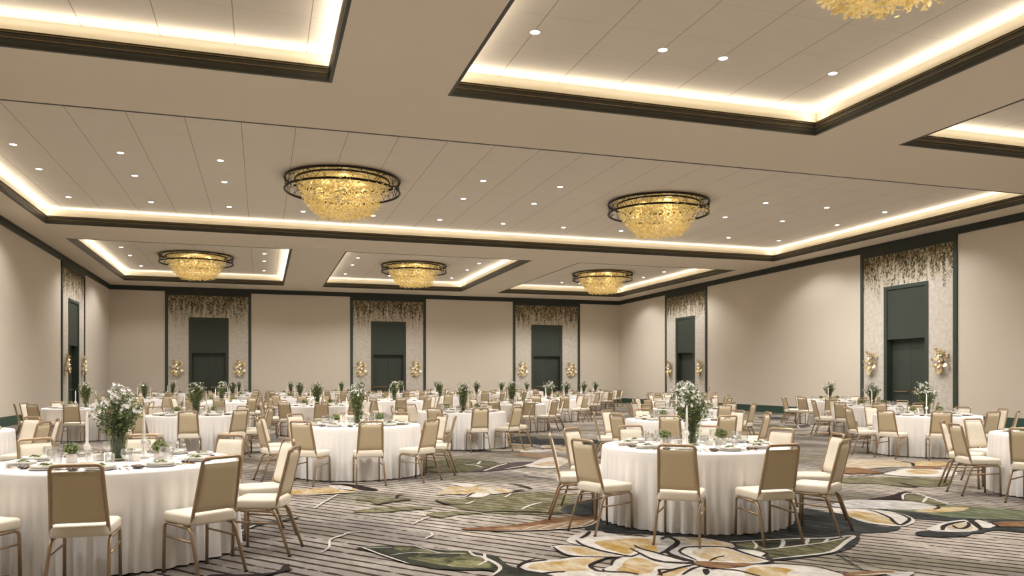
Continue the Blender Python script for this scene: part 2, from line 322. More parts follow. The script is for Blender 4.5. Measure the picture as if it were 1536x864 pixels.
# ------------------------------------------------------------------ room
ZC, ZP, XL, XR, YB, YF = 6.465, 6.965, -7.63, 21.75, 46.35, -1.4
XT = [(-6.55,1.09), (3.17,10.79), (12.98,20.62)]
TRAYS = [(a, b, 31.62, 43.95) for a, b in XT] + [(-6.55,20.62,16.31,28.73)] + [(a, b, 1.25, 13.65) for a, b in XT]
mb = MB()
fl = MB().add([(XL-.3,YF-.3,0),(XR+.3,YF-.3,0),(XR+.3,YB+.3,0),(XL-.3,YB+.3,0)], [(0,1,2,3)], 'carpet_base', False)
floor = struct(fl.build('floor'))
CARPET = [
('olive',0,[201,947,235,947,278,966,341,975,369,938,321,816,248,832,229,854,217,875]),
('olivedark',0,[276,1391,329,1420,373,1411,397,1331,350,1246,321,1228,265,1228,253,1277]),
('rustsoft',0,[464,1491,514,1502,543,1426,535,1355,505,1376,486,1419]),
('teal',0,[608,1830,708,1840,680,1728,614,1675,583,1721]),
('teal',0,[320,838,370,886,428,916,414,779,492,784,402,640,382,655,363,670,351,681,336,689,320,698,314,707,301,706,307,736,337,776,325,793]),
('teal',0,[383,707,444,729,545,737,568,735,594,722,598,705,589,674,588,646,568,625,546,624,517,594,489,571,466,560,454,556,426,551,394,551,391,585,384,604,378,644,355,655]),
('teal',0,[583,761,594,733,601,713,594,688,586,657,593,641,604,637,584,623,558,621,539,625,524,634,509,664]),
('green',0,[666,723,705,722,754,730,778,718,797,693,811,675,808,646,773,617,748,623,699,645,679,666,667,692]),
('teal',0,[660,728,687,703,699,665,723,648,757,630,773,617,762,609,742,618,694,640,670,657,651,675,654,705]),
('olive',0,[806,974,862,976,918,958,961,925,931,888,878,861,850,887,820,914,784,934]),
('white',0,[263,671,277,693,296,709,308,709,315,699,322,679,335,668,352,668,359,657,358,641,349,625,331,607,324,598,325,579,330,564,315,564,307,578,302,593,289,598,281,614,272,638,266,656]),
('ochre',0,[287,662,310,664,332,664,344,649,346,629,328,608,316,609,310,625,294,605,285,622,283,643]),
('white',0,[241,653,253,656,261,651,272,639,280,614,289,597,270,599,258,605,244,616,241,632]),
('ochregrey',0,[247,650,260,648,270,637,278,611,281,602,263,605,252,621,248,634]),
('white',0,[190,589,200,602,214,607,230,605,247,609,260,605,271,600,255,585,244,574,244,562,248,556,257,551,264,541,254,524,217,536,199,558,193,576]),
('ochre',0,[197,586,209,598,226,598,246,602,265,598,250,584,241,575,240,563,220,566,204,574]),
('white',0,[248,555,250,562,261,572,270,587,283,597,301,601,302,583,306,569,318,560,324,556,302,546,290,546,273,518,256,524,257,550]),
('ochre',0,[259,557,269,568,280,585,294,591,298,580,299,564,306,554,289,548,275,539,266,546]),
('whitegrey',0,[340,643,357,659,374,657,388,646,397,628,399,615,394,604,386,602,378,612,367,616,351,613,340,604,336,594,334,569,328,562,322,579,321,607]),
('ochregrey',0,[364,656,377,654,390,640,397,624,396,610,388,605,375,616,363,623,361,643]),
('white',0,[334,568,337,595,341,605,352,614,367,613,382,605,387,596,395,592,407,582,404,572,395,564,390,548,381,544,366,547,351,556,342,562]),
('ochregrey',0,[348,598,364,607,378,603,382,590,384,575,386,560,384,549,368,550,358,558,346,565,343,578]),
('white',0,[359,537,370,540,387,538,398,531,409,521,412,508,415,494,409,468,366,459,330,470,324,495,328,533,344,536]),
('ochre',0,[360,532,374,533,386,524,392,514,395,501,388,483,355,474,343,489,344,514]),
('white',0,[293,558,310,558,323,555,327,545,328,533,324,495,298,473,262,484,267,513]),
('ochre',0,[291,545,304,548,315,547,299,533,282,517,275,519]),
('rust',0,[328,561,334,564,342,562,349,556,357,552,367,549,371,541,360,539,353,539,343,537,334,541,329,549]),
('dark',0,[323,539,328,540,324,530,317,523,317,527]),
('leaf',0,[400,612,423,616,449,614,470,608,490,605,513,607,520,607,471,570,450,559,425,558,400,557,404,572,401,592]),
('leafdark',0,[422,610,442,610,434,595,422,590,415,594]),
('leafdark',0,[449,609,467,606,453,594,439,593]),
('white',0,[618,759,625,750,642,739,658,726,663,708,660,684,643,658,619,642,606,639,596,647,590,661,590,680,601,711,601,730]),
('ochre',0,[610,730,630,726,635,700,626,675,610,648,599,661,597,682,601,704]),
('whitegrey',0,[632,771,678,797,707,788,736,774,744,753,740,725,730,714,706,714,681,723,660,735,633,748]),
('ochre',0,[692,709,739,721,770,711,742,694,707,694]),
('dark',0,[702,795,753,812,795,835,805,829,778,812,743,779,726,787]),
('olive',0,[744,776,773,805,794,813,783,783,765,737,745,736,746,755]),
('teal',0,[589,603,611,614,646,597,637,586,619,580,591,589]),
('teal',0,[644,594,675,605,686,608,717,597,735,587,710,567,695,578,676,596,651,587]),
('white',0,[619,619,640,631,663,642,694,649,695,642,668,605,652,597,636,599,619,607]),
('ochregrey',0,[637,613,666,634,684,636,670,613,650,600,638,604]),
('white',0,[708,644,715,639,704,616,688,606,678,609,693,631]),
('rust',0,[714,628,748,623,768,614,743,594,721,600,699,611]),
('dark',0,[695,642,699,636,678,610,669,606,681,623]),
('ochregrey',0,[1009,1197,1069,1190,1089,1115,1042,1072,990,1074,928,1069,927,1108]),
('ochre',0,[1107,1137,1156,1134,1128,1076,1060,1059,1057,1083]),
('rust',0,[1040,1073,1078,1071,1070,1038,1032,1031,1026,1048]),
('rust',0,[903,1091,941,1084,933,1028,918,1013,861,1026]),
('white',0,[923,1007,977,1037,1017,1048,1052,1006,1034,974,987,945,945,956,920,976]),
('ochre',0,[968,1010,1013,1037,1029,1009,996,980,962,986]),
('olive',0,[842,953,869,931,850,870,834,882,827,912]),
('white',0,[399,520,414,511,416,502,412,486,380,486,375,507]),
('rust',0,[416,495,432,497,455,493,456,487,433,483,414,485]),
('whitegrey',0,[445,483,463,486,471,483,453,473]),
('leafdark',0,[78,698,83,700,95,701,114,697,129,688,145,669,166,657,177,642,185,629,185,597,194,576,204,562,210,531,168,529,167,566,167,585,150,592,129,602,120,614,111,625,102,647,94,669,85,688]),
('leaf',0,[109,688,120,688,128,680,143,660,165,651,173,627,174,600,168,592,152,599,137,611,124,629,114,646,126,656,114,672]),
('leafdark',0,[134,653,153,651,158,642,143,638,124,646]),
('leaflight',0,[139,611,151,625,168,617,172,601,165,594,149,601]),
('olive',0,[109,977,122,993,154,976,174,958,150,948,129,934,125,958]),
('olive',0,[96,891,118,907,144,910,178,899,184,886,157,883,122,878]),
('olive',0,[170,850,186,860,216,851,231,839,203,838,182,827]),
('ochre',0,[27,1089,72,1098,89,1106,120,1080,118,1045,100,1040,64,1042,30,1050]),
('white',0,[88,1116,105,1118,117,1092,110,1061,99,1071]),
('dark',0,[90,1140,126,1115,148,1055,127,1065,114,1102]),
('dark',0,[-36,635,-18,630,-1,627,12,631,16,648,21,653,21,638,23,634,10,624,-7,617,-36,624]),
('teal',0,[-30,833,-20,841,10,855,39,873,28,856,6,844,-12,819,-25,802]),
('rust',0,[185,757,211,760,233,759,267,772,293,785,319,787,340,782,339,767,314,737,292,728,265,726,239,730,205,741]),
('rustlight',0,[216,747,239,749,263,752,294,762,320,766,330,761,310,741,289,734,262,733,235,736]),
('ochregrey',0,[228,1058,263,1058,307,1031,315,989,280,974,230,990,210,988,228,1028]),
('ochre',0,[230,1004,247,1023,275,1026,289,1016,269,1004,242,987,230,990]),
('white',0,[246,974,266,993,278,977,262,954,248,954]),
('darkplum',0,[318,1226,371,1288,405,1329,458,1338,469,1309,416,1254,367,1230,333,1219]),
('white',0,[424,1277,450,1315,496,1386,535,1404,527,1334,474,1245,443,1232]),
('ochregrey',0,[444,1285,478,1328,507,1330,500,1278,458,1260]),
('white',0,[252,1086,273,1085,284,1060,265,1052]),
('dark',30,[272,671,270,655,272,639,277,621,288,600,292,597,303,605]),
('dark',35,[280,679,290,690,301,707]),
('dark',30,[312,700,323,686,341,680,359,676,381,668]),
('dark',22,[304,626,303,605,302,588,304,573,319,562]),
('dark',25,[313,636,312,622,318,600,325,568]),
('dark',40,[347,651,359,660,359,647,354,633,334,612,326,600,327,582,331,565]),
('dark',18,[242,654,251,657,262,652,273,640]),
('dark',22,[242,650,241,624,245,613,252,609]),
('dark',18,[230,605,247,609,270,600,288,597]),
('dark',30,[190,589,201,602,220,605]),
('dark',30,[190,589,192,573,201,564,209,565,220,564]),
('dark',28,[273,600,254,586,245,575,244,561,248,555]),
('dark',22,[283,598,271,588,261,571]),
('dark',22,[250,562,250,555,263,548,269,539]),
('dark',22,[324,555,302,546,291,548,284,531]),
('dark',35,[316,597,329,607,344,620,356,637,360,655,351,660]),
('dark',28,[374,657,391,648,398,631,400,616,396,606]),
('dark',28,[335,569,336,594,341,605,352,614,368,613,383,606,387,596,387,583,388,568,391,550,391,546,381,543,371,541]),
('dark',20,[405,580,404,572,393,563]),
('dark',15,[365,575,355,571,343,562]),
('dark',18,[324,597,323,581,329,561]),
('dark',16,[303,572,317,566,329,561]),
('dark',25,[326,555,312,550,297,543,282,534]),
('dark',22,[326,548,315,542,300,529]),
('dark',20,[333,541,339,533,347,527,353,503]),
('dark',22,[371,541,390,538,399,532,411,522,414,510,416,492]),
('white',35,[401,622,426,621,453,618,475,615,496,610,526,612,501,592,468,566,449,558,422,555,396,553]),
('white',22,[408,585,429,587,457,591,484,596,513,607]),
('white',30,[453,618,442,602,428,587]),
('white',30,[477,613,457,591]),
('white',20,[423,621,414,601,405,591]),
('white',25,[494,607,479,594]),
('dark',12,[459,555,449,529,438,498]),
('dark',12,[463,556,460,536,456,507]),
('dark',30,[647,729,644,710,632,681,617,659,611,644,632,657,648,671,658,691,659,701]),
('dark',30,[740,725,733,716,720,711]),
('dark',40,[629,610,646,625,669,636,691,641]),
('dark',30,[658,626,650,612,659,612,677,624,688,636]),
('dark',20,[694,649,712,646,706,622,699,611,686,606]),
('white',30,[742,778,776,813,799,819,788,787,765,734]),
('white',30,[785,785,748,754]),
('dark',30,[824,988,862,992,912,1006,977,1037]),
('dark',50,[1086,1144,1084,1117,1047,1076]),
('dark',40,[861,910,854,886,844,859]),
('white',20,[458,483,447,485,421,488]),
('white',18,[83,700,93,670,102,647,111,625]),
('white',12,[83,700,94,693,108,689]),
('white',12,[129,687,137,667,145,654,163,645]),
('white',10,[101,659,120,664,135,657,145,654]),
('white',30,[168,655,168,638,173,629,177,604,175,586,164,569]),
('white',22,[178,642,174,626,172,615,161,602]),
('white',20,[145,794,155,811,170,832]),
('white',20,[154,746,152,732,143,719]),
('white',18,[63,746,72,757,80,769,91,769]),
('dark',30,[191,590,200,602,213,611]),
('white',30,[30,1036,84,1039,124,1042]),
('white',22,[93,1031,71,970,57,926]),
('white',18,[73,759,60,741,56,706,48,689]),
('dark',30,[98,1082,112,1061,124,1043]),
('dark',30,[157,969,165,1001,175,1005]),
('dark',20,[125,928,150,951,174,957]),
('white',25,[-22,797,-14,818,-6,836]),
('white',20,[-28,846,-22,797]),
('white',20,[213,738,238,730,265,726,292,728,313,735,334,760]),
('white',16,[256,729,277,745,293,752]),
('white',16,[272,725,292,742,306,752]),
('white',16,[242,732,257,744,273,750]),
('white',16,[299,730,320,752,334,768]),
('dark',30,[200,943,206,914,226,900]),
('dark',35,[232,844,256,841,289,826,317,809]),
('dark',30,[245,963,256,984,262,988]),
('dark',40,[332,1067,342,1031,344,1004]),
('dark',60,[312,990,331,996]),
('dark',40,[380,1150,389,1123,410,1086]),
('white',40,[336,1218,379,1286,406,1318]),
('white',40,[377,1238,412,1265,440,1286]),
('white',30,[278,847,294,869,317,890]),
('white',30,[229,904,244,924]),
('white',30,[287,941,304,969]),
('white',40,[355,1324,373,1372]),
('white',40,[334,1330,346,1306,350,1275])]

def smoothpts(p, closed, n=4):
    m = len(p); out = []
    for i in range(m if closed else m-1):
        g = lambda k: p[k % m] if closed else p[max(0, min(m-1, k))]
        a, b, c, d = g(i-1), g(i), g(i+1), g(i+2)
        for k in range(n):
            t = k/n; t2, t3 = t*t, t*t*t
            out.append(tuple(.5*(2*b[q] + (c[q]-a[q])*t + (2*a[q]-5*b[q]+4*c[q]-d[q])*t2 + (3*b[q]-a[q]-3*c[q]+d[q])*t3) for q in (0,1)))
    if not closed: out.append(p[-1])
    return out
pat = MB()
from mathutils.geometry import tessellate_polygon
def motif(dx_, dy_, zz, dz_):
    for colr, w, fl_ in CARPET:
        p = [(fl_[i]/100+dx_, fl_[i+1]/100+dy_) for i in range(0, len(fl_), 2)]; zz += dz_
        if w == 0:
            q = smoothpts(p, True); vv = [Vector((x, y, zz)) for x, y in q]
            fs = []
            for t in tessellate_polygon([vv]):
                a, b, c = (vv[k] for k in t)
                fs.append(t if (b-a).cross(c-a).z > 0 else tuple(reversed(t)))
            pat.add(vv, fs, 'carpet_'+colr, False)
        else:
            q = smoothpts(p, False); L, n = [], len(q)
            for i, (x, y) in enumerate(q):
                dx = q[min(i+1,n-1)][0]-q[max(i-1,0)][0]; dy = q[min(i+1,n-1)][1]-q[max(i-1,0)][1]; l = math.hypot(dx, dy) or 1
                ww = w/1000*.62*(.35+.65*math.sin(PI*min(1,max(0,(i+.6)/n)))**.6)
                L += [(x-dy/l*ww, y+dx/l*ww, zz), (x+dy/l*ww, y-dx/l*ww, zz)]
            pat.add(L, [(2*i+1, 2*i+3, 2*i+2, 2*i) for i in range(n-1)], 'carpet_'+colr, False)
for k, (dx_, dy_) in enumerate(((-9.6,7.6),(2.4,10.4),(12.2,8.2),(-7.6,18.6),(4.6,21.2),(9.2,30.5),(-3.5,29.5))):
    motif(dx_, dy_, .0006+(k % 2)*.0032, .00002)
motif(0, 0, .0072, .00005)
po = pat.build('carpet_pattern', floor); po['kind'] = 'structure'

# ceiling: soffit around the trays, then each raised tray
xs = sorted({XL-.3, XR+.3} | {v for t in TRAYS for v in t[:2]}); ys = sorted({YF-.3, YB+.3} | {v for t in TRAYS for v in t[2:]})
mb = MB()
for i in range(len(xs)-1):
    for j in range(len(ys)-1):
        cx, cy = (xs[i]+xs[i+1])/2, (ys[j]+ys[j+1])/2
        if any(a < cx < b and c < cy < d for a, b, c, d in TRAYS): continue
        mb.add([(xs[i],ys[j],ZC),(xs[i],ys[j+1],ZC),(xs[i+1],ys[j+1],ZC),(xs[i+1],ys[j],ZC)], [(0,1,2,3)], 'soffit_paint', False)
ceiling = struct(mb.build('ceiling'))
S = .18
lights_cove = []
for a, b, c, d in TRAYS:
    mb = MB()
    mb.add([(a-S,c-S,ZP),(a-S,d+S,ZP),(b+S,d+S,ZP),(b+S,c-S,ZP)], [(0,1,2,3)], 'ceiling_tile', False)
    o = [(a-S,c-S),(b+S,c-S),(b+S,d+S),(a-S,d+S)]
    for k in range(4):
        p, q = o[k], o[(k+1) % 4]
        mb.add([(*p,ZC+.13),(*q,ZC+.13),(*q,ZP),(*p,ZP)], [(0,1,2,3)], 'cove_paint', False)
    i_ = [(a-.02,c-.02),(b+.02,c-.02),(b+.02,d+.02),(a-.02,d+.02)]
    for k in range(4):
        p, q, r_, s_ = o[k], o[(k+1) % 4], i_[(k+1) % 4], i_[k]
        mb.add([(*p,ZC+.13),(*q,ZC+.13),(*r_,ZC+.13),(*s_,ZC+.13)], [(3,2,1,0)], 'cove_paint', False)
    tc = mb.build('ceiling', ceiling); tc['kind'] = 'structure'
    # moulding: profile (offset into the void, z), swept round the opening
    prof = [(-.045,-.006),(-.045,-.001),(0,-.006),(.012,-.006),(.012,.035),(.022,.045),(.022,.07),(.010,.085),(.010,.12),(.020,.135),(.020,.19),(.006,.205),(.006,.235),(.014,.245),(.014,.25),(-.03,.25),(-.03,-.001)]
    prof = [(-.045,.004),(-.045,-.006),(.012,-.006),(.012,.035),(.022,.045),(.022,.07),(.010,.085),(.010,.12),(.020,.135),(.020,.19),(.006,.205),(.006,.235),(.014,.24),(.014,.25),(-.025,.25),(-.025,.004)]
    rings = []
    for (sx_, sy_), (px, py) in zip(((1,1),(-1,1),(-1,-1),(1,-1)), ((a,c),(b,c),(b,d),(a,d))):
        rings.append([(px+sx_*u_, py+sy_*u_, ZC+z_) for u_, z_ in prof])
    rings.append(rings[0])
    tmb = MB().loft(rings, 'bronze_trim', False, False, False)
    for z0 in (.212, .128):
        rg = [[(px+sx_*u_, py+sy_*u_, ZC+z_) for u_, z_ in ((.004,z0),(.0235,z0),(.0235,z0+.008),(.004,z0+.010))] for (sx_, sy_), (px, py) in zip(((1,1),(-1,1),(-1,-1),(1,-1)), ((a,c),(b,c),(b,d),(a,d)))]
        tmb.loft(rg+[rg[0]], 'gold_line', False, False, False)
    tm = tmb.build('trim_1'); struct(tm)
    lights_cove.append((a, b, c, d))

# walls with door openings
DW, DH = 1.0, 4.85
def wall(name, P, mats, length, doors):
    """P(u, v, z): u along the wall, v into the room."""
    mb = MB()
    def bx(u0, u1, v0, v1, z0, z1, mat, m=mb):
        vs = [P(u, v, z) for z in (z0, z1) for v in (v0, v1) for u in (u0, u1)]
        fs = [(0,2,3,1),(4,5,7,6),(0,1,5,4),(2,6,7,3),(0,4,6,2),(1,3,7,5)]
        m.add(vs, fs, mat, False)
    cuts = [length[0]]
    for dd in doors: cuts += [dd-DW, dd+DW]
    cuts.append(length[1])
    for k in range(0, len(cuts), 2): bx(cuts[k], cuts[k+1], -.3, 0, 0, 7.1, mats)
    for dd in doors: bx(dd-DW, dd+DW, -.3, 0, DH-.02, 7.1, mats)
    w = struct(mb.build(name))
    # crown, baseboard
    mb = MB(); bx(length[0], length[1], 0, .05, 6.225, ZC, 'crown_paint', mb); bx(length[0], length[1], .05, .075, 6.40, ZC, 'crown_paint', mb)
    struct(mb.build('trim_2'))
    mb = MB()
    for k in range(0, len(cuts), 2): bx(cuts[k], cuts[k+1], 0, .025, 0, .31, 'base_paint', mb)
    struct(mb.build('baseboard_'+name.split('_')[1]))
    for n_, dd in enumerate(doors):
        mb = MB(); H = 2.2
        bx(dd-H+.14, dd-DW, 0, .02, .0, 6.1, 'wallpaper', mb); bx(dd+DW, dd+H-.14, 0, .02, .0, 6.1, 'wallpaper', mb); bx(dd-DW, dd+DW, 0, .02, DH, 6.1, 'wallpaper', mb)
        wp = mb.build('wallpaper_panel', w); wp['kind'] = 'structure'
        mb = MB(); bx(dd-H, dd-H+.155, 0, .05, 0, 6.23, 'green_paint', mb); bx(dd+H-.155, dd+H, 0, .05, 0, 6.23, 'green_paint', mb); bx(dd-H, dd+H, 0, .052, 6.03, 6.24, 'crown_paint', mb)
        struct(mb.build('trim_3'))
        # door set
        root = empty('door_1', P(dd, 0, 0)); root['kind'] = 'structure'
        inv = Matrix.Translation(-Vector(P(dd, 0, 0)))
        def part(nm, boxes, mat, parent):
            m_ = MB()
            for q in boxes: bx(*q, mat, m_)
            m_.v = [tuple(inv @ Vector(v)) for v in m_.v]
            ob = m_.build(nm, parent); ob['kind'] = 'structure'; return ob
        fw = .13
        part('door_frame', [(dd-DW-.02,dd-DW+fw,-.28,.035,0,DH),(dd+DW-fw,dd+DW+.02,-.28,.035,0,DH),(dd-DW+fw,dd+DW-fw,-.28,.035,DH-fw,DH)], 'green_paint', root)
        part('transom_panel', [(dd-DW+fw,dd+DW-fw,-.10,-.0,2.92,DH-fw)], 'door_paint', root)
        for sgn in (-1, 1):
            lf = part('door_leaf', [(dd+(sgn-1)/2*(DW-fw)+.004, dd+(sgn+1)/2*(DW-fw)-.004, -.27, -.22, .01, 2.95)], 'door_paint', root)
            u0 = dd+sgn*.46
            bar = part('push_bar', [(u0-.36,u0+.36,-.185,-.165,1.03,1.06),(u0-.36,u0-.32,-.22,-.165,1.015,1.075),(u0+.32,u0+.36,-.22,-.165,1.015,1.075)], 'brass', lf)
    return w
PB = lambda u, v, z: (u, YB-v, z)
PF = lambda u, v, z: (u, YF+v, z)
PR = lambda u, v, z: (XR-v, u, z)
PL = lambda u, v, z: (XL+v, u, z)
DB = [-2.73, 7.06, 16.85]
wall('wall_back', PB, 'wall_fabric', (XL-.3, XR+.3), DB)
wall('wall_right', PR, 'wall_fabric', (YF, YB), [7.45, 22.68, 38.03])
wall('wall_left', PL, 'wall_fabric', (YF, YB), [7.45, 22.68, 37.9])
wall('wall_front', PF, 'wall_fabric', (XL-.3, XR+.3), [])

# ------------------------------------------------------------------ sconces
def make_sconce():
    root = empty('wall_sconce')
    lf = MB(); rnd = random.Random(3)
    for k in range(46):
        z = rnd.uniform(-.40, .40); x = rnd.gauss(0, .115)*(1.25-abs(z)); y = rnd.uniform(.05,.15)
        n_ = 9; r = rnd.uniform(.05,.082); ax = Vector((rnd.uniform(-.6,.6), 1, rnd.uniform(-.6,.6))).normalized()
        q = ax.to_track_quat('Z','Y').to_matrix().to_4x4(); q.translation = (x, y, z)
        rim = [(r*(1+.16*math.cos(3*2*PI*i/18+k))*math.cos(2*PI*i/18), r*(1+.16*math.cos(3*2*PI*i/18+k))*math.sin(2*PI*i/18), .018) for i in range(18)]
        lf.add([(0,0,0)]+rim, [(0,i+1,(i+1) % 18+1) for i in range(18)], 'gold_leaf', True, q)
    lf.build('leaf_cluster', root)
    bp = MB(); bp.lathe([(.06,0),(.06,.015),(.02,.05)], 16, 'brass', True, True, Matrix.Rotation(-PI/2,4,'X')); bp.tube([(0,.04,-.38),(.03,.05,0),(-.02,.04,.38)], .008, 'brass'); bp.build('back_plate', root)
    for z, x in ((.2,.0),(0,-.03),(-.18,.02)):
        b_ = MB(); b_.lathe([(.003,-.022),(.017,-.013),(.022,0),(.017,.013),(.003,.022)], 12, 'bulb_glow', True, True); b_.build('bulb', root, (x, .17, z))
    return root
SCN = make_sconce()
wallnames = {'B': 'back wall', 'R': 'barred-door side wall', 'L': 'opposite side wall'}
spots = []
for i, dd in enumerate(DB):
    for s in (-1, 1): spots.append((PB(dd+s*1.6, .02, 2.08), PI, 'gold leaf wall sconce on %s side of the %s back-wall door' % (('window'), '')))
ordb = ['first', 'middle', 'last']
def sconces():
    for i, dd in enumerate(DB):
        for s in (-1, 1):
            nm = 'gold leaf sconce on the back wall, %s door counted from the corridor corner, its %s side' % (ordb[i], 'inner' if s > 0 else 'outer')
            nm = 'gold leaf wall sconce, back wall, %s door from barred-door wall, %s side of it' % (['third','second','first'][i], 'nearer' if s > 0 else 'farther')
            place(SCN, PB(dd+s*1.6, .02, 2.08), PI, nm, 'wall lamp', 'wall sconces beside the doors')
    for Y, nm in ((22.68, 'push-bar door'), (38.03, 'green door nearer the back corner')):
        for s in (-1, 1):
            place(SCN, PR(Y+s*1.6, .02, 2.08), PI/2, 'gold leaf sconce %s the %s in the long side wall' % ('before' if s < 0 else 'beyond', nm), 'wall lamp', 'wall sconces beside the doors')
    for s in (-1, 1):
        place(SCN, PL(37.9+s*1.6, .02, 2.08), -PI/2, 'gold leaf sconce %s the narrow green door of the shadier side wall' % ('before' if s < 0 else 'beyond'), 'wall lamp', 'wall sconces beside the doors')
sconces()

# ------------------------------------------------------------------ chandeliers
def make_chandelier():
    root = empty('chandelier'); rnd = random.Random(11)
    fr = MB(); circ = lambda r, z, n=72: [(r*math.cos(2*PI*i/n), r*math.sin(2*PI*i/n), z) for i in range(n)]
    fr.tube(circ(1.54, 0), .034, 'black_iron', 6, True); fr.tube(circ(1.54, -.30), .032, 'black_iron', 6, True); fr.tube(circ(1.27, -.03), .026, 'black_iron', 6, True)
    for k in range(4):
        a = PI/4+k*PI/2; fr.tube([(1.27*math.cos(a),1.27*math.sin(a),0),(1.54*math.cos(a),1.54*math.sin(a),0)], .014, 'black_iron', 6)
    fr.build('ring_frame', root)
    la = MB()
    for k in range(64):
        a = 2*PI*k/64; b_ = a+rnd.choice((-1,1))*rnd.uniform(.05,.22); c_ = a+rnd.uniform(.02,.2)
        la.tube([(1.53*math.cos(a),1.53*math.sin(a),0),(1.53*math.cos(b_),1.53*math.sin(b_),-.30)], .0065, 'black_iron', 4)
        if k % 2: la.tube([(1.53*math.cos(c_),1.53*math.sin(c_),-.1),(1.53*math.cos(c_+.2),1.53*math.sin(c_+.2),-rnd.uniform(.02,.28))], .005, 'black_iron', 4)
    for k in range(60):
        a = rnd.uniform(0,2*PI); z = rnd.uniform(-.28,-.02)
        for j in range(5):
            p = Vector((1.52*math.cos(a+rnd.gauss(0,.03)), 1.52*math.sin(a+rnd.gauss(0,.03)), z+rnd.gauss(0,.02)))
            la.add([p+Vector((rnd.gauss(0,.02),rnd.gauss(0,.02),rnd.gauss(0,.012))) for _ in range(3)], [(0,1,2)], 'black_iron', False)
    la.build('lattice', root)
    ca = MB(); ca.lathe([(0.02,.04),(1.30,.04),(1.34,.02),(1.34,-.002),(.02,-.004)], 64, 'shell', False, False); ca.build('canopy', root)
    fk = MB()
    def flake(r, a, z, s):
        t = rnd.uniform(-.5,.5); mx = Matrix.Translation((r*math.cos(a), r*math.sin(a), z)) @ Matrix.Rotation(a+rnd.uniform(-1.2,1.2),4,'Z') @ Matrix.Rotation(t+.35,4,'Y') @ Matrix.Rotation(rnd.uniform(-.6,.6),4,'X')
        w = s*rnd.uniform(.55,.9)
        fk.add([(-s,0,0),(-s*.35,-w*.7,-.012),(s*.5,-w*.55,-.014),(s,0,-.004),(s*.5,w*.55,-.014),(-s*.35,w*.7,-.012)], [(0,1,2,3),(0,3,4,5)], 'shell', False, mx)
    for k in range(2700):
        q = .06+.90*rnd.random()**.8; z = -q; R_ = 1.27-.62*q*q
        r = R_*(rnd.random()**.28) if k % 4 else R_*math.sqrt(rnd.random())
        flake(r, rnd.uniform(0,2*PI), z+rnd.uniform(-.05,.05), rnd.uniform(.036,.056))
    for k in range(170):
        a = -PI/2+rnd.gauss(0,.5); flake(rnd.uniform(1.34,1.60), a, rnd.uniform(-.40,-.22), .055)
    for k in range(120): flake(rnd.random()**.5*.62, rnd.uniform(0,2*PI), rnd.uniform(-1.0,-.88), .045)
    sh = fk.build('shell_leaves', root); sh['kind'] = 'stuff'
    wr = MB()
    for k in range(70):
        a = rnd.uniform(0,2*PI); r = rnd.uniform(.1,1.2); wr.tube([(r*math.cos(a),r*math.sin(a),0),(r*math.cos(a),r*math.sin(a),-.15-.6*(1-r/1.3))], .002, 'brass', 3)
    w_ = wr.build('wires', root); w_['kind'] = 'stuff'
    return root
CH = make_chandelier()
CHP = [(2.13,22.2,'big gold chandelier in the wide middle tray, farther from barred-door wall'), (11.75,22.2,'big gold chandelier in the wide middle tray, nearer the barred-door wall'),
       (-2.73,37.8,'gold shell chandelier in the back ceiling tray farthest from barred-door wall'), (6.98,37.8,'gold shell chandelier in the centre tray of the back row'), (16.8,37.8,'gold shell chandelier in the back ceiling tray next to barred-door wall'),
       (6.98,7.45,'gold shell chandelier overhead in the front tray, only its lowest leaves showing')]
ZCH = 6.915
for x, y, l in CHP: place(CH, (x, y, ZCH), 0, l, 'chandelier', 'gold shell chandeliers')

# ------------------------------------------------------------------ downlights
def make_down():
    root = empty('recessed_downlight')
    MB().lathe([(.092,0),(.092,-.008),(.077,-.010),(.073,0)], 24, 'lamp_trim').build('trim_ring', root)
    MB().lathe([(.001,-.004),(.073,-.004)], 24, 'lamp_lens', True).build('lens', root)
    return root
DL = make_down()
gx = [-5.53+2.276*k for k in range(12)]
ordn = ['first','second','third','fourth','fifth','sixth','seventh','eighth','ninth','tenth','eleventh','twelfth']
DLP = []
for y, rn in ((21.24,'near'),(23.51,'middle'),(26.85,'far')):
    n_ = 0
    for k in reversed(range(12)):
        if y < 25 and k in (3,4,7,8): continue
        DLP.append((gx[k], y, 'round white downlight in the wide middle tray, %s row, %s from barred-door wall' % (rn, ordn[n_]))); n_ += 1
for t, (xx, tn) in enumerate((((-5.54,.13),'back tray farthest from the barred-door wall'),((4.16,9.82),'centre tray of the back row'),((13.88,19.57),'back tray beside the barred-door wall'))):
    for y, rn in ((36.36,'first'),(38.65,'second'),(42.06,'third')):
        for s, x in enumerate(xx): DLP.append((x, y, 'downlight, %s, %s of its %s column' % (tn, rn, ('outer','inner')[s] if t != 0 else ('wall-side','inner')[s])))
DLP += [(6.45,42.06,'downlight just behind the chandelier in the centre tray of the back row'), (16.2,42.07,'downlight just behind the chandelier of the back tray beside barred-door wall'), (17.29,42.05,'downlight close to the back chandelier next to the barred-door wall')]
for x, l in ((4.13,'outermost'),(6.38,'second'),(7.53,'third'),(9.78,'last')): DLP.append((x, 11.9, 'downlight in the front tray, %s along its row towards the barred-door wall' % l))
for x, y, l in DLP: place(DL, (x, y, ZP-.0005), 0, l, 'ceiling light', 'recessed downlights')

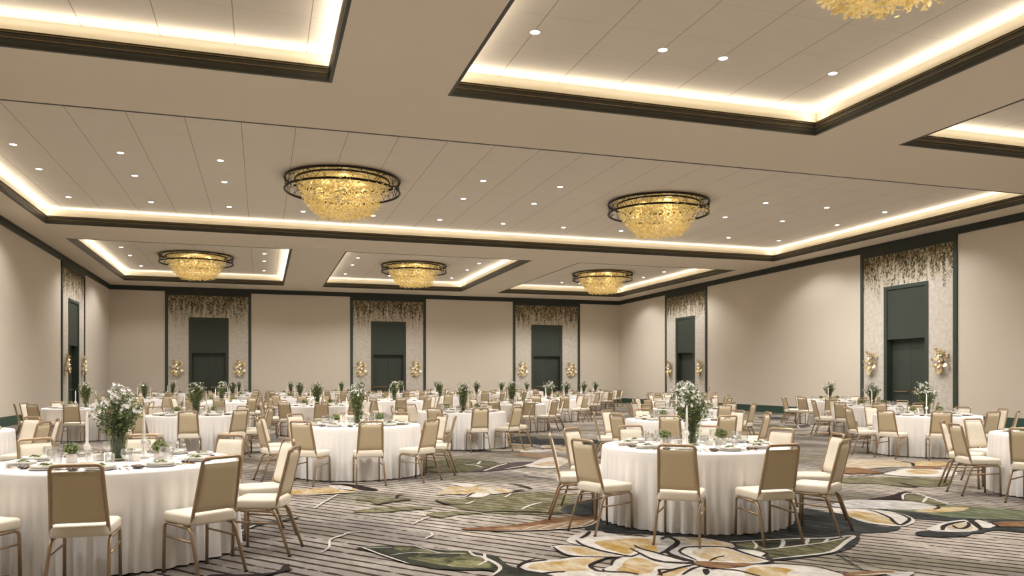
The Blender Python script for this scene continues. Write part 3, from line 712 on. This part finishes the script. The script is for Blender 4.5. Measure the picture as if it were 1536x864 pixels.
# ------------------------------------------------------------------ lights
LS = 1.0
def spot(x, y, z, p, ang=132, rad=.06, col=(1,.965,.92)):
    l = bpy.data.lights.new('downlight_beam', 'SPOT'); l.energy = p*LS; l.spot_size = R(ang); l.spot_blend = .45; l.shadow_soft_size = rad; l.color = col
    o = bpy.data.objects.new('downlight_beam', l); o.location = (x, y, z); COL.objects.link(o)
def area(x, y, z, sx_, sy_, p, up, col):
    l = bpy.data.lights.new('cove_light', 'AREA'); l.shape = 'RECTANGLE'; l.size = sx_; l.size_y = sy_; l.energy = p*LS; l.color = col
    o = bpy.data.objects.new('cove_light', l); o.location = (x, y, z); COL.objects.link(o)
    o.rotation_euler = up
def point(x, y, z, p, r, col):
    l = bpy.data.lights.new('bulb_light', 'POINT'); l.energy = p*LS; l.shadow_soft_size = r; l.color = col
    o = bpy.data.objects.new('bulb_light', l); o.location = (x, y, z); COL.objects.link(o)
K_DOWN, K_COVE, K_CH = 355, 5.0, 13
allspots = [(x, y) for x, y, _ in DLP]
for a, b in XT:                     # unseen lamps added in the front trays to light the near tables
    for y in (5.4, 8.5, 11.9):
        for x in (a+1.0, (a+b)/2-1.2, (a+b)/2+1.2, b-1.0):
            if not any(abs(x-p)+abs(y-q) < 1.4 for p, q in allspots): allspots.append((x, y))
for x, y in allspots: spot(x, y, ZP-.02, K_DOWN*(.66 if y < 6 else .85 if y < 13 else 1))
WARM = (1,.90,.73)
for a, b, c, d in TRAYS:
    z = ZC+.236
    for (x, y, sx_, sy_, ax, ay) in ((a-.06,(c+d)/2,.05,d-c+.1,0,1),(b+.06,(c+d)/2,.05,d-c+.1,0,-1),((a+b)/2,c-.06,b-a+.1,.05,-1,0),((a+b)/2,d+.06,b-a+.1,.05,1,0)):
        area(x, y, z, sx_, sy_, K_COVE*max(sx_, sy_), (PI+R(50)*ax, R(50)*ay, 0), WARM)
for x, y, _ in CHP:
    for k in range(3): point(x+.6*math.cos(2.1*k+.5), y+.6*math.sin(2.1*k+.5), ZCH-.2, K_CH, .12, (1,.87,.65))
# ------------------------------------------------------------------ banquet chair (local: faces +Y, origin on the floor)
def rrect(w, d, r, n=5, dy=0):
    out = []
    for cx, cy, a0 in ((w/2-r, d/2-r, 0), (-w/2+r, d/2-r, 90), (-w/2+r, -d/2+r, 180), (w/2-r, -d/2+r, 270)):
        for k in range(n+1):
            a = R(a0+90*k/n); out.append((cx+r*math.cos(a), cy+r*math.sin(a)+dy))
    return out
def make_chair():
    root = empty('banquet_chair'); parts = []
    T = .0135
    LEAN0, LEAN1 = Vector((0,-.175,.42)), Vector((0,-.285,.885))
    def bp(z): t = (z-LEAN0.z)/(LEAN1.z-LEAN0.z); return LEAN0.y + (LEAN1.y-LEAN0.y)*t
    def leg_path(s):
        return fillet([(s*.200,.185,0),(s*.198,.178,.388),(s*.198,-.165,.372),(s*.218,-.295,0)], .055, 6)
    for s in (-1, 1):
        P = leg_path(s); n = len(P)
        half = n//2
        # front leg, rear leg and the rail between them
        f_ = [p for p in P[:7]]; r_ = [p for p in P[-7:]]
        l = MB().tube(f_, T, 'chair_metal', 6, up=(1,0,0)); l.tube([(s*.2,.185,-.0),(s*.2,.185,.012)], T*1.25, 'rubber', 8); parts.append((l, 'leg'))
        l = MB().tube(r_, T, 'chair_metal', 6, up=(1,0,0)); l.tube([(s*.2185,-.296,0),(s*.218,-.292,.012)], T*1.25, 'rubber', 8); parts.append((l, 'leg'))
        parts.append((MB().tube([P[6], P[-7]], T, 'chair_metal', 6, up=(1,0,0)), 'side_rail'))
        parts.append((MB().tube([(s*.199,.181,.285),(s*.207,-.198,.270)], .009, 'chair_metal', 6), 'stretcher'))
    bf = [(.197,-.09,.392),(.196,-.150,.392),(.193,-.180,.45),(.176,-.278,.86),(.170,-.285,.888),(-.170,-.285,.888),(-.176,-.278,.86),(-.193,-.180,.45),(-.196,-.150,.392),(-.197,-.09,.392)]
    pth = fillet([bf[0],(.196,-.165,.392),(.172,-.286,.890),(-.172,-.286,.890),(-.196,-.165,.392),bf[-1]], .04, 6)
    parts.append((MB().tube(pth, .0142, 'chair_metal', 8), 'back_frame'))
    st = MB(); L = []
    for ins, z in ((.014,.392),(.002,.398),(0,.41),(0,.448),(.004,.459),(.016,.468),(.05,.474),(.11,.477)):
        L.append([(x, y, z) for x, y in rrect(.42-2*ins, .415-2*ins, max(.02,.05-ins), 5, .0)])
    st.loft(L, 'seat_fabric'); parts.append((st, 'seat'))
    # back pad: channelled front
    def pad(z0, z1, t0, t1, rib, mat, yo):
        m = MB(); L = []
        NL = 9; nx = 43
        for j in range(NL):
            q = j/(NL-1); e = .035 if j in (0, NL-1) else 1
            z = z0+(z1-z0)*q; w = (.374-.048*q)/2*(1 if e == 1 else .97)
            y = bp(z)+yo; ring = []
            for i in range(nx):
                x = -1+2*i/(nx-1); th_ = (1-abs(x)**8)**.5 * (1 if e == 1 else .4)
                rb = rib*abs(math.sin(x*PI*5.5))**.45 if rib else 0
                ring.append((x*w, y+(t1*th_+rb*th_), z))
            for i in range(nx-1, -1, -max(1, (nx-1)//14)):
                x = -1+2*i/(nx-1); th_ = (1-abs(x)**8)**.5 * (1 if e == 1 else .4)
                ring.append((x*w, y-t0*th_, z))
            L.append(ring)
        return m.loft(L, mat)
    parts.append((pad(.492, .846, .006, .016, .004, 'seat_fabric', 0), 'backrest'))
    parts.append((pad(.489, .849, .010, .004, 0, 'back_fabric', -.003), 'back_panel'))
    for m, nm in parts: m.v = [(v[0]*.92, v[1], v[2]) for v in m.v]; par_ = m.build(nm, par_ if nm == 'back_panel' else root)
    far = MB()
    for m, nm in parts: far.merge(m)
    return root, far
CHAIR, farmb = make_chair()
far_chair = farmb.build('banquet_chair')

# ------------------------------------------------------------------ table
RT, ZT = .965, .771
def make_table():
    root = empty('round_table'); rnd = random.Random(5)
    cl = MB(); n = 360; nf = 27
    ph = [rnd.uniform(-.5,.5) for _ in range(nf)]; am = [rnd.uniform(.55,1.25) for _ in range(nf)]
    def fold(a):
        q = a/(2*PI)*nf; k = int(q) % nf; t = q-int(q)
        p0, p1 = ph[k]*.5, ph[(k+1) % nf]*.5
        return math.cos(2*PI*(t+p0*(1-t)+p1*t)), am[k]*(1-t)+am[(k+1) % nf]*t
    rings = []
    for r, z in ((.02,ZT),(.4,ZT),(.8,ZT),(.93,ZT),(.950,ZT-.002),(.960,ZT-.008),(.965,ZT-.02)):
        rings.append([(r*math.cos(2*PI*i/n), r*math.sin(2*PI*i/n), z) for i in range(n)])
    for j in range(1, 13):
        q = j/12; z = ZT-.02-(ZT-.035)*q; ring = []
        for i in range(n):
            a = 2*PI*i/n; f_, A = fold(a); f2 = 1-abs(f_)**.9*(1 if f_ < 0 else -1)
            r = .966+.010*q + (q**1.0)*.036*A*(1-abs(math.sin(PI*.5*(1-f_)))**1.6*1.6) + .004*q*math.sin(a*61+3*q)
            ring.append((r*math.cos(a), r*math.sin(a), z))
        rings.append(ring)
    cl.loft(rings, 'linen', True, False); cl.f[-1] = tuple(reversed(cl.f[-1])); cl.build('tablecloth', root)
    tp = MB(); tp.lathe([(.93,ZT-.035),(.93,ZT-.012)], 64, 'plywood', True, True); tp.build('tabletop', root)
    for k in range(4):
        a = PI/4+k*PI/2; MB().tube([(.55*math.cos(a),.55*math.sin(a),ZT-.035),(.62*math.cos(a),.62*math.sin(a),0)], .016, 'black_iron', 8).build('leg', root)
    return root
TABLE = make_table()

# ------------------------------------------------------------------ things on the tables
def make_goblet():
    m = MB()
    m.lathe([(.030,0),(.032,.002),(.012,.006),(.005,.012),(.0045,.045),(.012,.056),(.030,.068),(.040,.085),(.0425,.105),(.039,.138),(.0375,.138),(.041,.105),(.0385,.086),(.029,.071),(.004,.062)], 20, 'clear_glass', True, True)
    return m.build('water_goblet')
def make_tumbler():
    return MB().lathe([(.026,0),(.030,.004),(.037,.10),(.0355,.10),(.029,.012),(.002,.010)], 20, 'clear_glass', True, True).build('glass_tumbler')
def make_plate():
    root = empty('dinner_plate')
    MB().lathe([(.002,.004),(.085,.004),(.090,.001),(.095,.003),(.113,.009),(.120,.013),(.119,.016),(.108,.013),(.09,.009),(.002,.009)], 40, 'china_grey').build('charger', root)
    MB().lathe([(.06,.010),(.070,.011),(.100,.020),(.108,.038),(.105,.039),(.097,.024),(.066,.016),(.002,.016)], 40, 'china', True).build('rim_bowl', root)
    return root
def far_plate():
    return MB().lathe([(.085,.001),(.095,.003),(.119,.012),(.113,.013),(.100,.020),(.108,.038),(.097,.024),(.07,.016),(.002,.016)], 24, 'china', True).build('dinner_plate')
def make_salad():
    m = MB(); rnd = random.Random(21)
    for k in range(60):
        a = rnd.uniform(0,2*PI); r = .056*math.sqrt(rnd.random()); s = rnd.uniform(.010,.020)
        mx = Matrix.Translation((r*math.cos(a), r*math.sin(a), .032+.025*rnd.random()*(1-r/.07))) @ Matrix.Rotation(rnd.uniform(0,6.3),4,'Z') @ Matrix.Rotation(rnd.uniform(-.9,.9),4,'X')
        m.add([(-s,0,0),(0,-s*.5,.004),(s,0,0),(0,s*.5,.004)], [(0,1,2,3)], ('leaf_green','leaf_light','leaf_light','petal_white')[k % 4], False, mx)
    m.lathe([(.002,.017),(.058,.0175),(.05,.026),(.002,.03)], 16, 'leaf_light', True)
    return m.build('green_salad')
def make_napkin():
    m = MB(); L = []
    for k in range(7):
        y = -.058+.116*k/6; e = .55 if k in (0,6) else 1
        L.append([(.039*e*math.cos(2*PI*i/12)*(1+.08*math.sin(k*2+i)), y, .0165+.0135*e*math.sin(2*PI*i/12)) for i in range(12)])
    m.loft(L, 'napkin'); m.tube([(.040*math.cos(2*PI*i/16), .004, .0172+.0144*math.sin(2*PI*i/16)) for i in range(16)], .002, 'gold_cutlery', 5, True)
    return m.build('folded_napkin')
def make_fork():
    m = MB(); m.tube([(0,-.10,.0075),(0,-.02,.008),(0,.03,.007)], [.0035,.0025,.003], 'gold_cutlery', 6, flat=1.8)
    m.add([(-.008,.03,.003),(.008,.03,.003),(.010,.055,.002),(-.010,.055,.002),(-.008,.03,.005),(.008,.03,.005),(.010,.055,.004),(-.010,.055,.004)], [(0,3,2,1),(4,5,6,7),(0,1,5,4),(2,3,7,6),(0,4,7,3),(1,2,6,5)], 'gold_cutlery')
    for k in range(4): m.tube([(-.0085+.0057*k,.054,.003),(-.0085+.0057*k,.095,.009)], .0014, 'gold_cutlery', 4)
    return m.build('table_fork')
def make_knife():
    m = MB(); m.tube([(0,-.10,.0075),(0,0,.0075)], [.0045,.004], 'steel', 6, flat=1.5)
    m.add([(-.003,0,.002),(.010,0,.002),(.010,.07,.002),(-.003,.10,.002),(-.003,0,.005),(.008,0,.004),(.008,.07,.004),(-.003,.10,.004)], [(0,3,2,1),(4,5,6,7),(0,1,5,4),(1,2,6,5),(2,3,7,6),(3,0,4,7)], 'steel', False)
    return m.build('table_knife')
def make_candle():
    root = empty('candlestick')
    MB().lathe([(.040,0),(.050,.004),(.056,.022),(.052,.024),(.044,.010),(.02,.008)], 24, 'china', True, True).build('dish', root)
    h = MB(); h.lathe([(.022,.008),(.014,.014),(.011,.10),(.013,.115),(.024,.125),(.027,.14),(.024,.158),(.014,.166),(.014,.175)], 16, 'ceramic', True, True); h.build('holder', root)
    MB().lathe([(.0125,.166),(.012,.30),(.0085,.40),(.002,.43)], 12, 'wax', True, True).build('taper_candle', root)
    return root
def make_planter():
    root = empty('potted_boxwood'); rnd = random.Random(8)
    p = MB(); L = []
    for i, z in ((.006,0),(0,.006),(0,.070),(.003,.073),(.008,.073),(.009,.062)): L.append([(x, y, z) for x, y in rrect(.088-2*i, .088-2*i, .012, 3)])
    p.loft(L, 'ceramic'); p.build('pot', root)
    f = MB(); f.lathe([(.02,.072),(.045,.09),(.05,.115),(.035,.14),(.002,.15)], 12, 'leaf_dark', True)
    for k in range(420):
        d = Vector((rnd.gauss(0,1), rnd.gauss(0,1), rnd.gauss(0,1))).normalized()
        if d.z < -.55: continue
        p_ = Vector((0,0,.112))+Vector((d.x*.062, d.y*.062, d.z*.052))*rnd.uniform(.8,1.08)
        mx = Matrix.Translation(p_) @ d.to_track_quat('Z','Y').to_matrix().to_4x4() @ Matrix.Rotation(rnd.uniform(0,6.3),4,'Z') @ Matrix.Rotation(rnd.uniform(.2,1.2),4,'Y'); s = rnd.uniform(.007,.013)
        f.add([(-s,0,0),(0,-s*.6,.002),(s,0,0),(0,s*.6,.002)], [(0,1,2,3)], ('leaf_green','leaf_light','leaf_light')[k % 3], False, mx)
    f.build('foliage', root); return root
def make_votive():
    m = MB(); L = []
    for i, z in ((.004,0),(0,.004),(0,.056),(.003,.06),(.008,.06),(.009,.04)): L.append([(x, y, z) for x, y in rrect(.068-2*i, .068-2*i, .006, 3)])
    return m.loft(L, 'ceramic').build('votive_cube')
def leaf(m, p, d, s, mat, rnd):
    mx = Matrix.Translation(p) @ d.to_track_quat('X','Z').to_matrix().to_4x4() @ Matrix.Rotation(rnd.uniform(0,6.3),4,'X')
    m.add([(0,0,0),(s*.45,-s*.24,.004),(s,0,-.003),(s*.45,s*.24,.004)], [(0,1,2),(0,2,3)], mat, False, mx)
def make_flowers(seed, spread, tall, white):
    root = empty('flower_arrangement'); rnd = random.Random(seed)
    v = MB(); v.lathe([(.050,.006),(.052,.004),(.056,.03),(.070,.14),(.083,.225),(.0805,.225),(.068,.14),(.053,.03),(.048,.014),(.003,.012)], 28, 'vase_glass', True); v.build('vase', root)
    MB().lathe([(.002,.0),(.075,.0),(.078,.004),(.076,.007),(.002,.005)], 28, 'dark_tray').build('mirror_tray', root)
    st, lf, bl = MB(), MB(), MB(); tips = []
    for k in range(44):
        a = rnd.uniform(0,2*PI); q = math.sqrt(rnd.random()); r1 = spread*q*rnd.uniform(.8,1.0)
        h = .24+tall*(1-.45*q*q)*rnd.uniform(.75,1.08)
        b0 = Vector((rnd.gauss(0,.018), rnd.gauss(0,.018), .02)); b1 = Vector((.05*q*math.cos(a), .05*q*math.sin(a), .22)); b2 = Vector((r1*math.cos(a), r1*math.sin(a), h))
        st.tube([b0, (b0+b1)/2, b1, (b1+b2)/2+Vector((0,0,.02)), b2], [.0045,.0045,.0045,.0025,.001], 'stem_green', 5)
        tips.append((b1, b2, q, a))
        for j in range(40):
            t = rnd.random()**.8; p = b1.lerp(b2, t)+Vector((rnd.gauss(0,.021), rnd.gauss(0,.021), rnd.gauss(0,.018)))
            d = Vector((rnd.gauss(0,1)+math.cos(a)*.8*q, rnd.gauss(0,1)+math.sin(a)*.8*q, rnd.gauss(.3,.7))).normalized()
            leaf(lf, p, d, rnd.uniform(.018,.040), rnd.choice(('leaf_green','leaf_green','leaf_dark','leaf_light')), rnd)
    for k in range(110):                                             # leaves pressed inside the vase
        a = rnd.uniform(0,2*PI); z = rnd.uniform(.03,.21); r = .035+.03*z/.2
        leaf(lf, Vector((r*math.cos(a), r*math.sin(a), z)), Vector((rnd.gauss(0,.4), rnd.gauss(0,.4), 1)).normalized(), .03, 'stem_green', rnd)
    def flower(p, d, s):
        q = Matrix.Translation(p) @ d.to_track_quat('Z','Y').to_matrix().to_4x4()
        for k in range(6):
            mx = q @ Matrix.Rotation(k*PI/3+rnd.uniform(-.1,.1),4,'Z')
            bl.add([(0,0,0),(s*.55,-s*.28,s*.32),(s,0,s*rnd.uniform(.2,.5)),(s*.55,s*.28,s*.32)], [(0,1,2),(0,2,3)], 'petal_white', False, mx)
    for b1, b2, q, a in tips:
        n = rnd.choice((2,3,4)) if rnd.random() < white else 0
        for j in range(n):
            d = Vector((math.cos(a)*q+rnd.gauss(0,.5), math.sin(a)*q+rnd.gauss(0,.5), .6)).normalized()
            flower(b2+d*rnd.uniform(.0,.04)+Vector((rnd.gauss(0,.022), rnd.gauss(0,.022), rnd.gauss(0,.016))), d, rnd.uniform(.014,.024))
    for k in range(int(70*white)):                                 # small filler blossoms on the outer side
        b1, b2, q, a = rnd.choice(tips); p = b1.lerp(b2, rnd.uniform(.45,1.15))+Vector((rnd.gauss(0,.03), rnd.gauss(0,.03), rnd.gauss(0,.02)))
        flower(p, Vector((rnd.gauss(0,1), rnd.gauss(0,1), rnd.gauss(.4,.6))).normalized(), rnd.uniform(.007,.013))
    for k in range(5):
        a = rnd.uniform(0,2*PI); b2 = Vector((spread*math.cos(a), spread*math.sin(a), .30+tall*rnd.uniform(.55,1.0)))
        b1 = Vector((.04*math.cos(a), .04*math.sin(a), .25)); st.tube([b1, b1.lerp(b2,.5)+Vector((0,0,.03)), b2], [.002,.0015,.001], 'stem_green', 4)
        for j in range(7): leaf(lf, b1.lerp(b2,.6+.4*j/6), (b2-b1+Vector((rnd.gauss(0,.2),rnd.gauss(0,.2),rnd.gauss(0,.2)))).normalized(), .03, 'leaf_light', rnd)
        flower(b2, (b2-b1).normalized(), .022)
    st.build('stems', root)['kind'] = 'stuff'; lf.build('foliage', root); bl.build('blossoms', root)['kind'] = 'stuff'
    return root

PR_ = dict(gob=make_goblet(), tum=make_tumbler(), plate=make_plate(), fplate=far_plate(), salad=make_salad(), nap=make_napkin(), fork=make_fork(), knife=make_knife(),
  candle=make_candle(), planter=make_planter(), votive=make_votive(), flA=make_flowers(1,.20,.36,.9), flB=make_flowers(4,.155,.37,.55))

# ------------------------------------------------------------------ seating plan: rows from the front of the room to its back wall
TH = -.305
def wp(x, y):            # where the sight line through a column of the photograph meets row Y
    u_ = (x-768)/1194.3; c, s = math.cos(TH), math.sin(TH); d = y/(s*u_+c); return (c*u_-s)*d
ROWS = [[(-1.18,7.50),(4.37,7.47),(9.95,7.55)],
 [(-4.25,12.6),(1.43,12.53),(7.05,12.5),(12.55,12.56)],
 [(-1.25,17.0),(4.20,17.0),(9.85,17.0),(15.35,17.15)],
 [(-4.15,22.0),(1.43,22.0),(6.93,22.0),(12.5,22.1),(18.1,22.2)],
 [(-1.17,26.6),(4.22,26.5),(9.75,26.6),(15.3,26.6)],
 [(-4.05,31.5),(1.41,31.6),(6.85,31.5),(12.3,31.4),(17.9,31.6)],
 [(-1.17,36.0),(4.25,36.0),(9.60,36.0),(15.05,36.1)],
 [(-4.0,40.6),(1.39,40.6),(6.80,40.6),(12.2,40.6),(17.6,40.6)],
 [(-1.14,44.4),(4.2,44.4),(9.5,44.4),(14.9,44.4)]]
rown = ['front row','second row','third row','fourth row','fifth row','sixth row','seventh row','eighth row','back row']
clock = ['six','seven','eight','ten','eleven','twelve','one','two','four','five']
TB = []
for r, row in enumerate(ROWS):
    for i, (x, y) in enumerate(sorted(row, key=lambda p: -p[0])):
        d = -math.sin(TH)*x + math.cos(TH)*y; TB.append(dict(x=x, y=y, r=r, i=i, d=d, nm='%s, %s table from barred-door wall' % (rown[r], ordn[i])))
TB.sort(key=lambda t: t['d'])
SKIP, KEYS, REST = set(), {}, set()
for k_ in '''P0_0:01256789 P1_3:012345689 P1_1:6 P2_1:16 P3_4:78 P3_2:2 P3_1:016789 P4_3:0 P4_2:3 P3_0:1 P4_1:479 P5_4:23 P4_0:168 P5_3:0367 P5_2:237 P5_1:2359 P6_3:05 P5_0:0146789 P6_2:0135 P6_1:234 P7_4:7 P6_0:19 P7_3:05 P7_2:12367 P8_3:034567 P7_1:346789 P8_2:78 P7_0:4589 P8_1:235678 P8_0:2345679 N0_2:26 N0_1:36 N0_0:012456789 N1_3:0123456789 N1_2:379 N1_1:0134567 N1_0:0348 N2_3:02367 N2_2:13579 N2_1:01345678 N3_4:023678 N2_0:1348 N3_3:237 N3_2:1379 N3_1:0123456789 N4_3:023467 N4_2:2345679 N3_0:34568 N4_1:13479 N5_4:0123467 N4_0:013456789 N5_3:23567 N5_2:2345679 N5_1:1346789 N6_3:0234567 N5_0:013456789 N6_2:02345679 N6_1:12345679 N7_4:023467 N6_0:13456789 N7_3:234567 N7_2:02345679 N8_3:234678 N7_1:01345679 N8_2:02345678 N7_0:12346789 N8_1:02345679 N8_0:123456789 G0_0:0123456789 G1_3:0123456789 G2_2:7 G2_1:1267 G3_4:4 G3_2:7 G3_1:167 G4_2:7 G4_1:567 G5_4:4 G4_0:124567 G5_2:7 G5_1:5 G6_3:24 G5_0:012679 G6_2:156 G6_1:347 G6_0:345 G7_3:79 G7_2:25 G8_3:4 G7_1:6789 G8_2:8 G7_0:23457 G8_1:067 G8_0:78 U0_0:0123456789 U1_3:0123456789 U1_1:067 U2_2:4 U2_1:012567 F0_2:567 F0_1:67 F0_0:012456789 F1_3:012345689 F1_2:2345679 F1_1:045678 K0_2:3678 K0_1:478 K0_0:012356789 K1_3:0123456789 K1_2:046 K1_1:156789 S0_1:1 S0_0:01256789 S1_3:0123456789 S1_2:6 S1_1:06 h0_2:23 h0_0:016789 h1_3:0123459 h1_1:6 h2_1:6 h3_2:3 h3_1:6 h4_3:4 h4_1:34 h5_4:4 h4_0:16 h5_1:35 h6_3:237 h5_0:1368 h6_2:358 h6_1:12357 h7_4:67 h6_0:3 h7_3:378 h7_2:58 h8_3:347 h7_1:35678 h8_2:234689 h7_0:2345 h8_1:2378 h8_0:23456789'''.split():
    h_, n_ = k_.split(':')
    REST |= {h_+'_'+c_ for c_ in n_}

def put(proto, t, px, py, pz, rz, lab, cat, grp, key):
    if key in SKIP: return None
    o = place(proto, (t['x']+px, t['y']+py, pz), rz, lab, cat, grp); KEYS[o.name] = key; return o
near_n = dict(plate=0, chair=0)
farmerge = {k: MB() for k in 'PNGUFKSh'}
def mesh_mb(o):
    m = MB(); me = o.data; m.v = [tuple(v.co) for v in me.vertices]; m.f = [tuple(p.vertices) for p in me.polygons]; m.mats = [k.name for k in me.materials]
    m.mi = [p.material_index for p in me.polygons]; m.sm = [p.use_smooth for p in me.polygons]; return m
FP = {'P': mesh_mb(PR_['fplate']), 'N': mesh_mb(PR_['nap']), 'G': mesh_mb(PR_['gob']), 'U': mesh_mb(PR_['tum']), 'F': mesh_mb(PR_['fork']), 'K': mesh_mb(PR_['knife']), 'S': mesh_mb(PR_['salad']), 'h': farmb}
for ti, t in enumerate(TB):
    nm, d = t['nm'], t['d']; tk = '%d_%d' % (t['r'], t['i'])
    if 't'+tk not in SKIP:
        place(TABLE, (t['x'], t['y'], 0), 0, 'round table under a white floor-length cloth, ' + nm, 'table', 'round banquet tables')
    rj = random.Random(t['r']*10+t['i'])
    # centrepiece
    fl_ = PR_['flA'] if (t['x'] > 8.5 or ti < 2) else PR_['flB']
    put(fl_, t, rj.uniform(-.015,.015), rj.uniform(-.015,.015), ZT+.0005, rj.uniform(0,6.28), 'tall glass vase of greenery and white blossoms, ' + nm, 'flowers', 'flower centrepieces', 'f'+tk)
    for s, cn in ((-1,'near'),(1,'far')):
        put(PR_['candle'], t, s*.19, s*.19, ZT+.0005, rj.uniform(0,6), '%s white taper candle beside the vase, %s' % (cn, nm), 'candle', 'taper candles', 'c%d%s' % (s, tk))
        put(PR_['planter'], t, s*.34, s*.01, ZT+.0005, rj.uniform(-.3,.3), 'boxwood ball in white cube pot at %s o\'clock, %s' % (('nine','','three')[s+1], nm), 'potted plant', 'boxwood cube pots', 'p%d%s' % (s, tk))
        if d < 16: put(PR_['votive'], t, s*-.15, s*.06, ZT+.0005, rj.uniform(0,1), 'cream votive cube on %s side of the vase, %s' % (('far','','near')[s+1], nm), 'candle holder', 'votive cubes', 'v%d%s' % (s, tk))
    for k in range(10):
        a = k*PI/5                      # clockwise from the near side
        ox, oy = -math.sin(a), -math.cos(a); tx, ty = -oy*-1, ox*-1  # diner's right hand
        # facing the table centre from (ox, oy): right-hand direction
        tx, ty = -oy, ox
        rz = math.atan2(-oy, -ox)-PI/2
        jr, jt, ja = rj.uniform(-.015,.03), rj.uniform(-.025,.025), rj.uniform(-.05,.05)
        key = '%s_%d' % (tk, k); cl = clock[k]
        kk = 'h'+key
        lab = 'cream banquet chair at %s o\'clock, %s' % (cl, nm)
        if kk not in SKIP:
            r_ = 1.235+jr
            if kk in REST: farmerge['h'].merge(farmb, Matrix.Translation((t['x']+ox*r_+tx*jt, t['y']+oy*r_+ty*jt, 0)) @ Matrix.Rotation(rz+ja,4,'Z'))
            else: o = place(CHAIR if d < 29 else far_chair, (t['x']+ox*r_+tx*jt, t['y']+oy*r_+ty*jt, 0), rz+ja, lab, 'chair', 'banquet chairs'); KEYS[o.name] = kk
        P = lambda rr, tt: (ox*rr+tx*tt, oy*rr+ty*tt)
        def setp(proto, rr, tt, rot, lab, cat, grp, key, z=ZT+.0005):
            px, py = P(rr, tt)
            if key in REST: farmerge[key[0]].merge(FP[key[0]], Matrix.Translation((t['x']+px, t['y']+py, z)) @ Matrix.Rotation(rz+rot,4,'Z')); return
            return put(proto, t, px, py, z, rz+rot, lab, cat, grp, key)
        jj = rj.uniform(-.004,.004)
        setp(PR_['plate'] if d < 20 else PR_['fplate'], .69, jj, 0, 'white rimmed plate at %s o\'clock, %s' % (cl, nm), 'plate', 'dinner plates', 'P'+key)
        setp(PR_['nap'], .70, -.19, rj.uniform(-.15,.15), 'rolled patterned napkin at %s o\'clock, %s' % (cl, nm), 'napkin', 'patterned napkins', 'N'+key)
        setp(PR_['gob'], .49+jj, .15, 0, 'clear goblet at %s o\'clock, %s' % (cl, nm), 'glass', 'goblets', 'G'+key)
        if ti < 12 and k % 2 == 0:
            setp(PR_['tum'], .44, .02+jj, 0, 'short clear tumbler at %s o\'clock, %s' % (cl, nm), 'glass', 'tumblers', 'U'+key)
        if ti < 6:
            setp(PR_['salad'], .69, jj, rj.uniform(0,6), 'green salad on the plate at %s o\'clock, %s' % (cl, nm), 'salad', 'salads', 'S'+key, ZT+.0012)
            setp(PR_['fork'], .70, -.272, -.33+rj.uniform(-.03,.03), 'gold fork at %s o\'clock, %s' % (cl, nm), 'fork', 'gold forks', 'F'+key)
            setp(PR_['knife'], .70, .132, .18+rj.uniform(-.03,.03), 'steel knife at %s o\'clock, %s' % (cl, nm), 'knife', 'knives', 'K'+key)
for q, n_, l in (('P','dinner_plate','remaining plates, half hidden behind flowers and chairs or far back'),('N','folded_napkin','remaining napkins, hidden by plates and chairs or far back'),('G','water_goblet','remaining goblets, hidden behind other tableware or far back'),
    ('U','glass_tumbler','remaining tumblers hidden behind other tableware'),('F','table_fork','remaining gold forks hidden behind chairs'),('K','table_knife','remaining knives hidden behind chairs'),('S','green_salad','remaining salads hidden behind chairs'),('h','banquet_chair','remaining cream banquet chairs, mostly hidden among the crowded tables')):
    if farmerge[q].v: tag(farmerge[q].build(n_), l, n_.split('_')[1], None, 'stuff')

# ------------------------------------------------------------------ camera, world, view
cam = bpy.data.cameras.new('camera'); co_ = bpy.data.objects.new('camera', cam); COL.objects.link(co_)
cam.sensor_width = 36; cam.lens = 36*1194.3/1536; cam.shift_y = (569.6-432)/1536; cam.clip_end = 200; cam.clip_start = .05
co_.location = (0,0,1.465); co_.rotation_euler = (PI/2, 0, TH); SC.camera = co_
w = bpy.data.worlds.new('world'); SC.world = w; w.use_nodes = True; w.node_tree.nodes['Background'].inputs[1].default_value = 0
SC.view_settings.view_transform = 'Standard'; SC.view_settings.look = 'None'; SC.view_settings.gamma = 1; SC.view_settings.exposure = EXPO
SC.view_settings.use_curve_mapping = False
SC.cycles.use_light_tree = True; SC.cycles.max_bounces = 8; SC.cycles.diffuse_bounces = 5; SC.cycles.glossy_bounces = 3; SC.cycles.transparent_max_bounces = 16
SC.cycles.caustics_reflective = False; SC.cycles.caustics_refractive = False; SC.cycles.sample_clamp_indirect = 6
